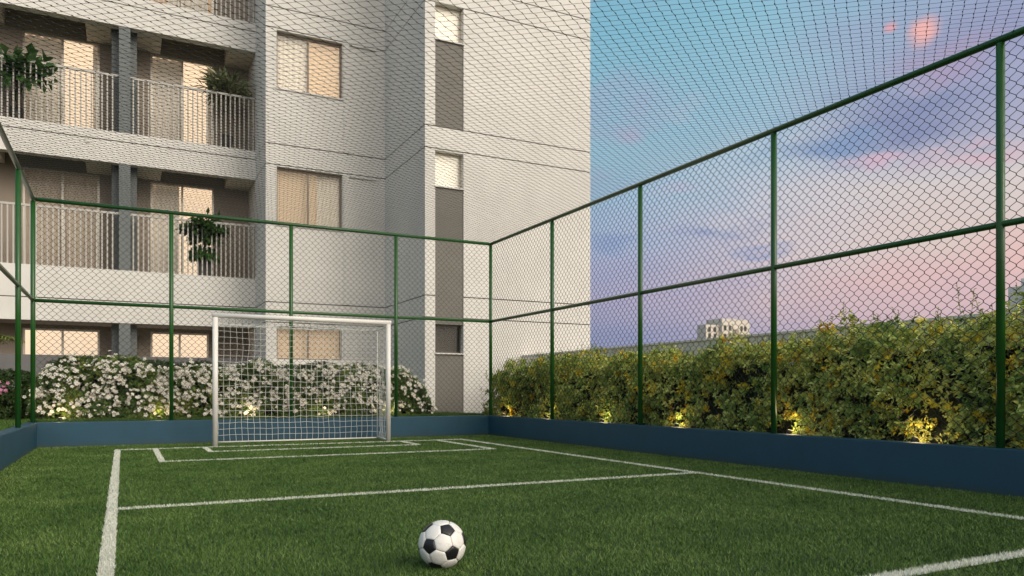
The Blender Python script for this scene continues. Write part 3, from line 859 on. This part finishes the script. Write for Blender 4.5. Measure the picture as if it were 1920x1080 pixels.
DL, DR = (-2.12, -0.51), (0.617, 2.13)
door_wall(0.0, 2.45, [(-2.12, -0.51, 0.9, 2.36, 'room_lit', [], 'curtain', -1.3), (0.617, 2.0, 0.9, 2.36, 'room_lit', [], 'curtain', 1.3), (-6.0, -4.2, 0.9, 2.36, 'room_lit', [], 'curtain', -5.1)])
door_wall(3.69, 6.76, [(-2.12, -0.51, 3.70, 6.18, 'room_dark', [(-2.1, -0.53)], 'curtain_dim', -1.3), (0.617, 2.13, 3.70, 6.18, 'room_lit', [(0.64, 1.30)], 'curtain', 1.36), (-5.0, -3.4, 3.70, 6.18, 'room_tan', [(-5, -4.2)], 'curtain', -4.2)])
door_wall(6.92, 9.99, [(-2.12, -0.51, 6.93, 9.42, 'room_lit', [(-2.1, -1.30), (-0.66, -0.53)], 'curtain', -1.3), (0.617, 2.13, 6.93, 9.42, 'room_lit', [(0.64, 1.38), (1.98, 2.12)], 'curtain', 1.36), (-5.0, -3.4, 6.93, 9.42, 'room_tan', [(-5, -4.2)], 'curtain', -4.2)])
door_wall(10.15, TOP, [(-2.12, -0.51, 10.16, 12.65, 'room_lit', [(-2.1, -1.30)], 'curtain', -1.3), (0.617, 2.13, 10.16, 12.65, 'room_tan', [(1.0, 2.0)], 'curtain', 1.36)])

# ================================================================== WALLS
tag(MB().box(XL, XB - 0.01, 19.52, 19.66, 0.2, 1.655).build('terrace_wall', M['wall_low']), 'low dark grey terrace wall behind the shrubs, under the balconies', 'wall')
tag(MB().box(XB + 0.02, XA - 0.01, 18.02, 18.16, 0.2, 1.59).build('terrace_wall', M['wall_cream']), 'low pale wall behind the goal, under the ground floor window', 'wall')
bw = MB(); bw.box(8.3, 8.45, -6, 15.595, -0.28, 1.655); bwo = bw.build('boundary_wall', M['wall_cream']); tag(bwo, 'long pale boundary wall rising behind the right hedge', 'wall')
MB().box(8.28, 8.47, -6, 15.59, 1.657, 1.69).build('coping', M['wall_cream'], bwo)


# ================================================================== HEDGES AND SHRUBS
def surface_samples(n, x0, x1, y0, y1, z0, zt, seed, lump=0.16, sx=1.0, faces=None):
    """points + outward normals on the lumpy skin of a hedge block with rounded top"""
    Lx, Ly, Lz = x1 - x0, y1 - y0, zt - z0
    ar = {'-y': Lx * Lz, '+y': Lx * Lz * 0.5, '-x': Ly * Lz, '+x': Ly * Lz * 0.5, 'top': Lx * Ly}
    if faces: ar = {k_: v_ * faces.get(k_, 0) for k_, v_ in ar.items()}
    ks = list(ar); pr = np.array([ar[k_] for k_ in ks]); pr = pr / pr.sum()
    w_ = rng.choice(len(ks), n, p=pr); u, v = rng.random(n), rng.random(n)
    P = np.zeros((n, 3)); N = np.zeros((n, 3))
    for i_, k_ in enumerate(ks):
        m = w_ == i_
        if k_[1:] == 'y':
            P[m] = np.column_stack([x0 + Lx * u[m], np.full(m.sum(), y0 if k_[0] == '-' else y1), z0 + Lz * v[m]]); N[m, 1] = -1 if k_[0] == '-' else 1
        elif k_[1:] == 'x':
            P[m] = np.column_stack([np.full(m.sum(), x0 if k_[0] == '-' else x1), y0 + Ly * u[m], z0 + Lz * v[m]]); N[m, 0] = -1 if k_[0] == '-' else 1
        else:
            P[m] = np.column_stack([x0 + Lx * u[m], y0 + Ly * v[m], np.full(m.sum(), zt)]); N[m, 2] = 1
    # round the upper edges
    rr = 0.28; c = np.column_stack([np.clip(P[:, 0], x0 + rr, x1 - rr), np.clip(P[:, 1], y0 + rr, y1 - rr), np.clip(P[:, 2], -9, zt - rr)])
    d = P - c; L = np.linalg.norm(d, axis=1, keepdims=True); up = L[:, 0] > 1e-6
    Nn = np.where(L > 1e-6, d / np.maximum(L, 1e-6), N); P2 = np.where(L > rr, c + Nn * rr, P)
    N = Nn
    b = vnoise(P2, 2.3, seed) - 0.5 + 0.55 * (vnoise(P2, 6.0, seed + 3) - 0.5)
    return P2 + N * (b * lump)[:, None], N


def foliage(name, parent, n, box, zt, ln, m, seed, lump=0.16, depth=0.12, faces=None, prof=None, tint=None, ratio=0.5, gaps=0.0):
    P, N = surface_samples(n, *box, zt, seed, lump, faces=faces)
    wh = 7; nc = n // wh
    if gaps:                                                        # twigs bunch together and leave holes between
        q_ = 0.6 * vnoise(P, 8.0, seed + 50) + 0.4 * vnoise(P, 17.0, seed + 51); kp = q_ > gaps; P, N = P[kp], N[kp]
    P, N = P[:nc], N[:nc]; nc = len(P)                      # leaves grow in whorls at the twig ends
    P = P - N * (rng.exponential(depth, nc).clip(0, depth * 3.0) - 0.02)[:, None]
    axs = N + rand_dir(nc) * 0.55 + np.array([[0, 0, 0.25]]); axs /= np.linalg.norm(axs, axis=1, keepdims=True)
    ct = (rng.beta(2, 2.4, nc) if tint is None else tint(P))
    P = np.repeat(P, wh, 0); N = np.repeat(N, wh, 0); axs = np.repeat(axs, wh, 0); ct = np.repeat(ct, wh); n = nc * wh
    sd_ = np.cross(axs, rand_dir(n)); sd_ /= np.linalg.norm(sd_, axis=1, keepdims=True); P = P + axs * rng.uniform(-0.035, 0.02, (n, 1))
    if prof is not None:
        f = prof(P[:, 0], P[:, 1]); z0 = box[4]; P[:, 2] = z0 + (P[:, 2] - z0) * f
    D = sd_ + axs * rng.uniform(0.1, 0.8, (n, 1))
    NN = axs + rand_dir(n) * 0.25
    L = ln * rng.uniform(0.6, 1.35, n)
    tn_ = np.clip(ct + rng.normal(size=n) * 0.07, 0, 1)
    me = leaves_mesh(name, P, D, NN, L, L * ratio * rng.uniform(0.8, 1.2, n), tn_); me.materials.append(m)
    return link_mesh(name, me, None, parent, kind='stuff'), P, N


def core_box(parent, box, zt, inset=0.2, prof=None):  # plain block inside the leaves, coloured near black for the shade between them
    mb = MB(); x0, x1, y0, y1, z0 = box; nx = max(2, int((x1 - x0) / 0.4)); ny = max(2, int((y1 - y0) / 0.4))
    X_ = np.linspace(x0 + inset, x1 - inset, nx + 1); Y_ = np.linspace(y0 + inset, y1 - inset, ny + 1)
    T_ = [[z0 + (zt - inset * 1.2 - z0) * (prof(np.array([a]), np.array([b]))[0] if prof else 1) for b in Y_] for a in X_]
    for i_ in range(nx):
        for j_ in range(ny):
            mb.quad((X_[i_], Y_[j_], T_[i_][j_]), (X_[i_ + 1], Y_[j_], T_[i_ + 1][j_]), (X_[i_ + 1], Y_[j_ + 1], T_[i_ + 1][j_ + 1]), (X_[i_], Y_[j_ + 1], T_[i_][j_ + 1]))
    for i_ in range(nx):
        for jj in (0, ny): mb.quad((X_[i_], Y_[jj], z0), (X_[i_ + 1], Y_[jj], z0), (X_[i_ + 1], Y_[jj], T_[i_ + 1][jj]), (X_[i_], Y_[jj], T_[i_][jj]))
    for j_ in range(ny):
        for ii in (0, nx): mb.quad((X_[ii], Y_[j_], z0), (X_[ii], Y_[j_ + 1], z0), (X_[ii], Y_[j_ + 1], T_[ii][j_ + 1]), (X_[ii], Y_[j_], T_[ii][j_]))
    return mb.build('dark_core', M['core'], parent, kind='stuff')


# right hedge: variegated, yellow green with orange patches
HB_ = (6.58, 8.1, 0.5, 13.95, 0.34); HZ = 1.46
hr = empty('leafy_hedge', (7.3, 8, LZ), 'tall yellow green variegated hedge with orange patches behind the right fence', 'hedge')


def hprof(x, y):
    e = np.clip((13.95 - y) / 0.9, 0, 1); f = 0.80 + 0.20 * np.sqrt(e)
    return f * (0.92 + 0.20 * (vnoise(np.column_stack([x * 0, y, x * 0]), 1.6, 5) - 0.5) + 0.13 * np.clip((7.0 - y) / 3, 0, 1))


def htint(P):
    base = rng.beta(2.2, 2.8, len(P)); pt = vnoise(P, 9.5, 9); top = np.clip((P[:, 2] - 0.5) / 1.0, 0, 1)
    pt2 = vnoise(P, 2.0, 19)
    t = base * 0.62 + 0.10
    t = np.where((pt > 0.73) & (rng.random(len(P)) < 0.8), rng.uniform(0.70, 0.98, len(P)), t)
    t = t + 0.16 * (pt2 - 0.5) * 2
    return np.clip(t, 0, 1)


core_box(hr, HB_, HZ, 0.22, hprof)
fo, P_, N_ = foliage('foliage', hr, 150000, HB_, HZ, 0.047, M['hedge'], 21, 0.36, 0.10, {'-x': 1.5, 'top': 1.0, '-y': 1.0, '+y': 1.2, '+x': 0.3}, hprof, htint, 0.46, 0.40)


def sprigs(parent, P, N, k, m, hgt, ll, name='sprig_leaves', big=None):
    idx = rng.choice(len(P), k, replace=False); A = []; LP = []; LD = []; LN = []; LL = []; S0 = []; S1 = []
    lst = [(P[i_], N[i_], rng.uniform(0.5, 1.2) * hgt) for i_ in idx]
    if big: lst += [(np.array(b_[:3]), np.array([0, 0, 1.0]), b_[3]) for b_ in big]
    for p, n_, hh in lst:
        d = n_ * 0.35 + np.array([0, 0, 1.0]) + rng.normal(size=3) * 0.22; d /= np.linalg.norm(d)
        q = p + d * hh; S0.append(p); S1.append(q)
        c_ = max(5, int(hh / 0.022))
        for s_ in range(c_):
            t = (s_ + 0.6) / c_; b_ = p + (q - p) * t; a_ = s_ * 2.4
            o_ = np.array([math.cos(a_), math.sin(a_), 0.7]); LP.append(b_); LD.append(o_); LN.append(np.array([0, 0, 1.0]) + rng.normal(size=3) * 0.3); LL.append(ll * (1.1 - 0.45 * t))
    LP, LD, LN, LL = map(np.array, (LP, LD, LN, LL))
    me = leaves_mesh(name, LP, LD, LN, LL, LL * 0.5, rng.beta(2, 3, len(LP)) * 0.7); me.materials.append(m)
    link_mesh(name, me, None, parent, kind='stuff')
    me = seg_mesh('twigs', np.array(S0), np.array(S1), 0.0022, 3); me.materials.append(M['stem']); link_mesh('twigs', me, None, parent, kind='stuff')


topm = (N_[:, 2] > 0.55)
sprigs(hr, P_[topm], N_[topm], 850, M['hedge'], 0.155, 0.046, big=[(6.95, 4.36, 1.56, 0.30), (6.98, 4.28, 1.54, 0.25), (7.0, 4.2, 1.52, 0.24), (7.0, 3.5, 1.5, 0.2), (7.1, 5.4, 1.45, 0.18)])
frm = (N_[:, 0] < -0.7)
sprigs(hr, P_[frm], N_[frm], 900, M['hedge'], 0.11, 0.048)
cornr = (P_[:, 1] > 13.2) & (N_[:, 0] < -0.3)
# loose shoots poking through the corner of the fence
sprigs(hr, P_[cornr] + np.array([[-0.13, 0, 0]]), N_[cornr], 24, M['hedge'], 0.16, 0.05)

# flowering shrubs behind the goal
SH = [(-1.12, 0.62, 1.45, 'white flowered shrub at the left end of the row, behind the corner post'), (0.62, 2.62, 1.36, 'white flowered shrub behind the left post of the goal'),
      (2.62, 4.05, 1.31, 'white flowered shrub behind the right half of the goal net'), (4.05, 5.33, 1.27, 'white flowered shrub at the right end of the row, against the pale corner')]
pxs = np.array([-1.3, -1.1, -0.9, -0.45, 0.1, 0.55, 0.72, 1.14, 1.5, 2.3, 2.55, 2.72, 3.2, 3.9, 4.2, 4.8, 5.1, 5.3, 5.4])
pzs = np.array([0.62, 0.82, 0.95, 1.06, 0.95, 0.82, 0.84, 0.93, 0.92, 1.02, 0.86, 0.82, 0.92, 0.94, 0.92, 0.86, 0.68, 0.38, 0.25])


def flower_mesh(P, N, r):
    """five petals each, two faces a petal"""
    n = len(P); N = N / np.linalg.norm(N, axis=1, keepdims=True); a = np.cross(N, rand_dir(n)); a /= np.linalg.norm(a, axis=1, keepdims=True); b = np.cross(N, a)
    LP, LD, LN, LL = [], [], [], []
    for q in range(5):
        t = 2 * math.pi * q / 5; d = a * math.cos(t) + b * math.sin(t) + N * 0.35
        LP.append(P); LD.append(d); LN.append(N); LL.append(r)
    P5 = np.concatenate(LP); L5 = np.concatenate(LL)
    return leaves_mesh('flowers', P5, np.concatenate(LD), np.concatenate(LN), L5, L5 * 0.95, rng.random(len(P5)))


for q, (a, b, zt, lab) in enumerate(SH):
    s = empty('flowering_shrub', ((a + b) / 2, 14.1, LZ), lab, 'shrub', 'white flowering shrubs in a row')
    box = (a - 0.10, b + 0.10, 13.72, 14.62, LZ - 0.05); pf = lambda x, y: np.interp(x, pxs, pzs) / 1.06 * (1 - 0.0 * y)
    core_box(s, box, 1.42, 0.22, pf)
    n = int(15000 * (b - a))
    fo, P_, N_ = foliage('foliage', s, n, box, 1.42, 0.050, M['shrub'], 40 + q, 0.24, 0.08, {'-y': 1.6, 'top': 1.0, '+y': 0.3, '-x': 0.8, '+x': 0.8}, pf, None, 0.5, 0.36)
    # clusters of flowers on the skin
    P2, N2 = surface_samples(int(125 * (b - a) * 1.35), *box, 1.42, 40 + q, 0.22, faces={'-y': 2.0, 'top': 0.8, '+y': 0.1, '-x': 0.6, '+x': 0.6})
    P2[:, 2] = box[4] + (P2[:, 2] - box[4]) * pf(P2[:, 0], P2[:, 1])
    P2 = P2[P2[:, 2] > LZ + 0.10]; N2 = N2[:len(P2)]
    FP, FN = [], []
    for p, n_ in zip(P2, N2):
        for _ in range(rng.integers(2, 6)):
            o_ = rng.normal(size=3) * 0.034; FP.append(p + o_ + n_ * 0.045); FN.append(n_ + np.array([0, -0.55, 0.55]) + rng.normal(size=3) * 0.3)
    FP, FN = np.array(FP), np.array(FN); me = flower_mesh(FP, FN, rng.uniform(0.026, 0.043, len(FP))); me.materials.append(M['petal'])
    link_mesh('flowers', me, None, s, kind='stuff')
    Nn = FN / np.linalg.norm(FN, axis=1, keepdims=True)
    me = seg_mesh('flower_centres', FP, FP + Nn * 0.010, 0.004, 4); me.materials.append(M['pistil']); link_mesh('flower_centres', me, None, s, kind='stuff')

# darker clipped hedge behind the flowers
for (a, b, zt, lab) in [(-6.2, -1.25, 1.16, 'dark clipped hedge with a pink bloom left of the corner post'), (-1.2, 1.75, 1.36, 'dark green clipped hedge behind the left white flowered shrubs'), (2.35, 4.6, 1.36, 'dark green clipped hedge between the goal flowers and the low pale wall')]:
    s = empty('clipped_hedge', ((a + b) / 2, 15, LZ), lab, 'hedge', 'dark clipped hedges before the building')
    yb = (14.2, 15.3) if a < -3 else (14.72, 15.4)
    box = (a, b, yb[0], yb[1], LZ - 0.05); core_box(s, box, zt, 0.2)
    foliage('foliage', s, int(9000 * (b - a)), box, zt, 0.045, M['hedge_dark'], 61, 0.12, 0.06, {'-y': 1.2, 'top': 1.2, '+y': 0.2, '-x': 0.5, '+x': 0.6})
    if a < -3:
        FP = np.array([-1.72, 14.15, 0.86]) + rng.normal(size=(16, 3)) * np.array([0.10, 0.03, 0.06]); me = flower_mesh(FP, np.tile([0, -1.0, 0.4], (16, 1)) + rng.normal(size=(16, 3)) * 0.3, np.full(16, 0.035)); me.materials.append(M['pink'])
        link_mesh('pink_flowers', me, None, s, kind='stuff')

# small low plants seen among the turf kerb corner
# ---- garden spotlights
def spot_lamp(x, y, z, label, tgt, power=2.6):
    o = empty('garden_spotlight', (x, y, z), label, 'garden light', 'small warm garden lights')
    t = Vector(tgt).normalized(); p = Vector((x, y, z + 0.03))
    MB().tube([(x, y, z - 0.03), (x, y, z + 0.02)], 0.008, 6).build('stake', M['lamp_body'], o)
    MB().tube([tuple(p - t * 0.03), tuple(p + t * 0.045)], [0.026, 0.032], 12).build('lamp_head', M['lamp_body'], o)
    MB().tube([tuple(p + t * 0.046), tuple(p + t * 0.050)], 0.027, 12).build('lens', M['lens'], o)
    ld = bpy.data.lights.new('lamp_light', 'POINT'); ld.energy = power; ld.color = (1.0, 0.78, 0.44); ld.shadow_soft_size = 0.06
    lo = bpy.data.objects.new('lamp_light', ld); col.objects.link(lo); lo.parent = o; lo.location = (p + t * 0.13) - Vector((x, y, z))


for x, lab in ((-0.86, 'small garden light at the foot of the leftmost flowers'), (0.52, 'small garden light left of the goal, beside a green post'), (1.92, 'small garden light seen through the left of the goal net'), (3.2, 'small garden light seen through the middle of the goal net'), (4.42, 'small garden light just right of the goal')):
    spot_lamp(x, 13.54, LZ, lab, (0, 0.35, 1), 2.4)
for y, lab in ((13.0, 'small garden light at the far corner of the right hedge'), (11.35, 'small garden light under the hedge by the second post of the right fence'), (9.65, 'small garden light under the hedge, left of the middle post'), (7.9, 'small garden light under the hedge midway between two right posts'), (6.0, 'small garden light under the hedge just right of a tall post'), (4.52, 'small garden light under the hedge nearest the camera')):
    spot_lamp(6.50, y, LZ - 0.02, lab, (0.5, 0, 1), 2.0)


# ================================================================== BALCONY PLANTS
def arcs(parent, name, base, n, L, ll, wd, m, droop, up=0.6, seed=0, spread=1.0):
    r_ = np.random.default_rng(seed); LP, LD, LN, LL = [], [], [], []
    S0, S1 = [], []
    for i_ in range(n):
        a = r_.uniform(0, 2 * math.pi); e = r_.uniform(0.15, 1.0) * spread; d = np.array([math.cos(a) * e, math.sin(a) * e, up]); d /= np.linalg.norm(d)
        l_ = L * r_.uniform(0.5, 1.0); p = np.array(base, float)
        for s_ in range(6):
            q = p + d * l_ / 6; S0.append(p); S1.append(q)
            if s_ >= 2:
                for _ in range(2):
                    LP.append(q); dd_ = d + r_.normal(size=3) * 0.5; LD.append(dd_); LN.append(np.array([0, -0.5, 1.0]) + r_.normal(size=3) * 0.4); LL.append(ll * r_.uniform(0.7, 1.2))
            p = q; d = d + np.array([0, 0, -droop]); d /= np.linalg.norm(d)
    LP, LD, LN, LL = map(np.array, (LP, LD, LN, LL))
    me = leaves_mesh('leaves', LP, LD, LN, LL, LL * wd, r_.random(len(LP))); me.materials.append(m); link_mesh('leaves', me, None, parent, kind='stuff')
    me = seg_mesh('stems', np.array(S0), np.array(S1), 0.006, 4); me.materials.append(M['stem']); link_mesh('stems', me, None, parent, kind='stuff')


def pot(parent, x, y, z, r, h_, m='pot'):
    MB().tube([(x, y, z), (x, y, z + h_)], [r * 0.75, r], 16).build('pot', M[m], parent)


p1 = empty('potted_plant', (-2.15, 20.45, 6.92), 'broad leaved green plant on the upper left balcony, rising over its railing', 'plant', 'balcony plants')
pot(p1, -2.15, 20.45, 6.92, 0.16, 0.35); MB().tube([(-2.15, 20.45, 7.2), (-2.13, 20.43, 8.0)], [0.022, 0.014], 6).build('trunk', M['stem'], p1)
arcs(p1, 'leaves', (-2.14, 20.43, 7.75), 34, 0.95, 0.27, 0.62, M['leaf_big'], 0.07, 0.7, 3)
arcs(p1, 'leaves', (-2.05, 20.35, 7.9), 14, 0.75, 0.2, 0.6, M['leaf_big'], 0.22, 0.1, 5)
p2 = empty('potted_plant', (2.33, 20.45, 6.92), 'pale leaved plant in a dark pot at the right end of the upper balcony', 'plant', 'balcony plants')
pot(p2, 2.33, 20.45, 6.92, 0.17, 0.42); MB().tube([(2.33, 20.45, 7.3), (2.36, 20.42, 8.35)], [0.022, 0.014], 6).build('trunk', M['stem'], p2)
arcs(p2, 'leaves', (2.36, 20.42, 8.25), 40, 0.72, 0.30, 0.24, M['leaf_pale'], 0.12, 0.6, 8)
p3 = empty('potted_plant', (1.85, 20.35, 3.69), 'bushy dark green plant on the lower balcony, drooping behind the railing', 'plant', 'balcony plants')
MB().box(1.67, 1.97, 20.22, 20.45, 3.69, 4.25).build('pot', M['pot'], p3)
arcs(p3, 'leaves', (1.80, 20.3, 4.75), 110, 0.60, 0.17, 0.55, M['leaf_big'], 0.20, 0.6, 12)
arcs(p3, 'leaves', (1.80, 20.3, 4.6), 70, 0.34, 0.15, 0.55, M['leaf_big'], 0.15, 0.3, 15)
arcs(p3, 'leaves', (1.80, 20.3, 4.4), 90, 0.45, 0.15, 0.55, M['leaf_big'], 0.35, 0.1, 14)
MB().tube([(1.82, 20.33, 4.2), (1.80, 20.3, 4.8)], 0.02, 6).build('trunk', M['stem'], p3)

# palm at the far left edge
pm = empty('palm', (-2.05, 14.6, LZ), 'small palm with yellow green fronds at the left edge of the view', 'palm')
MB().tube([(-2.25, 14.0, LZ), (-2.23, 14.0, 1.1), (-2.2, 14.0, 1.55)], [0.05, 0.04, 0.03], 8).build('trunk', M['stem'], pm)
LP, LD, LN, LL, S0, S1 = [], [], [], [], [], []
for i_ in range(13):
    a = i_ * 2.4; d = np.array([math.cos(a) * 0.8, math.sin(a) * 0.8, 0.75]); d /= np.linalg.norm(d); p = np.array([-2.2, 14.0, 1.5])
    for s_ in range(16):
        q = p + d * 0.055; S0.append(p); S1.append(q); side = np.cross(d, [0, 0, 1.0]); side /= np.linalg.norm(side)
        for sg in (1, -1): LP.append(q); LD.append(d * 0.6 + side * sg - np.array([0, 0, 0.35])); LN.append(np.array([0, 0, 1.0])); LL.append(0.24 * math.sin(math.pi * (s_ + 2) / 19))
        p = q; d = d + np.array([0, 0, -0.085]); d /= np.linalg.norm(d)
LP, LD, LN, LL = map(np.array, (LP, LD, LN, LL))
me = leaves_mesh('fronds', LP, LD, LN, LL, np.full(len(LL), 0.022), rng.random(len(LL))); me.materials.append(M['leaf_palm']); link_mesh('fronds', me, None, pm, kind='stuff')
me = seg_mesh('frond_stalks', np.array(S0), np.array(S1), 0.004, 4); me.materials.append(M['leaf_palm']); link_mesh('frond_stalks', me, None, pm, kind='stuff')

# ================================================================== DISTANT BUILDINGS
fb1 = empty('distant_building', (85, 90, -0.3), 'small beige distant block with dark windows above the right hedge', 'building')
MB().box(79.9, 82.6, 90, 92, -0.3, 11.2).build('wing', M['far_wall'], fb1)
MB().box(82.6, 87.9, 89.4, 93, -0.3, 12.2).build('wing', M['far_wall'], fb1)
MB().box(84.9, 85.9, 89.2, 89.39, -0.3, 10.6).build('stair_screen', M['far_shade'], fb1)
MB().box(87.9, 88.9, 90, 93, -0.3, 11.9).build('wing', M['far_wall'], fb1)
wm = MB().box(-0.24, 0.24, 0, 0.10, 0, 0.75); wb = None
pos = []
for zf in (10.4, 9.1, 7.8, 6.5, 5.2): pos += [(x, 89.95, zf - (0.3 if zf > 10 else 0)) for x in (80.6, 81.7)] + [(x, 89.35, zf) for x in (83.2, 84.2, 86.6, 87.4)]
for p in pos:
    if wb is None: wb = wm.build('window', M['far_win'], fb1, loc=p); wbm = wb.data
    else: link_mesh('window', wbm, None, fb1, loc=p)
fb2 = empty('distant_building', (208, 110, -0.3), 'pale distant tower at the right edge behind the last fence post', 'building')
MB().box(201.3, 224, 110, 114, -0.3, 27.5).build('wall', M['far_white'], fb2)
MB().box(206, 218, 110.5, 113.5, 27.5, 30).build('roof_block', M['far_white'], fb2)
wm = MB().box(-0.7, 0.7, 0, 0.15, 0, 1.2); wb = None
for zf in range(3, 27, 3):
    for x in (204, 207, 210, 213, 216, 219):
        if wb is None: wb = wm.build('window', M['far_win'], fb2, loc=(x, 109.9, zf - 1.2)); wbm = wb.data
        else: link_mesh('window', wbm, None, fb2, loc=(x, 109.9, zf - 1.2))
print('tris', sum(len(m.polygons) for m in bpy.data.meshes))
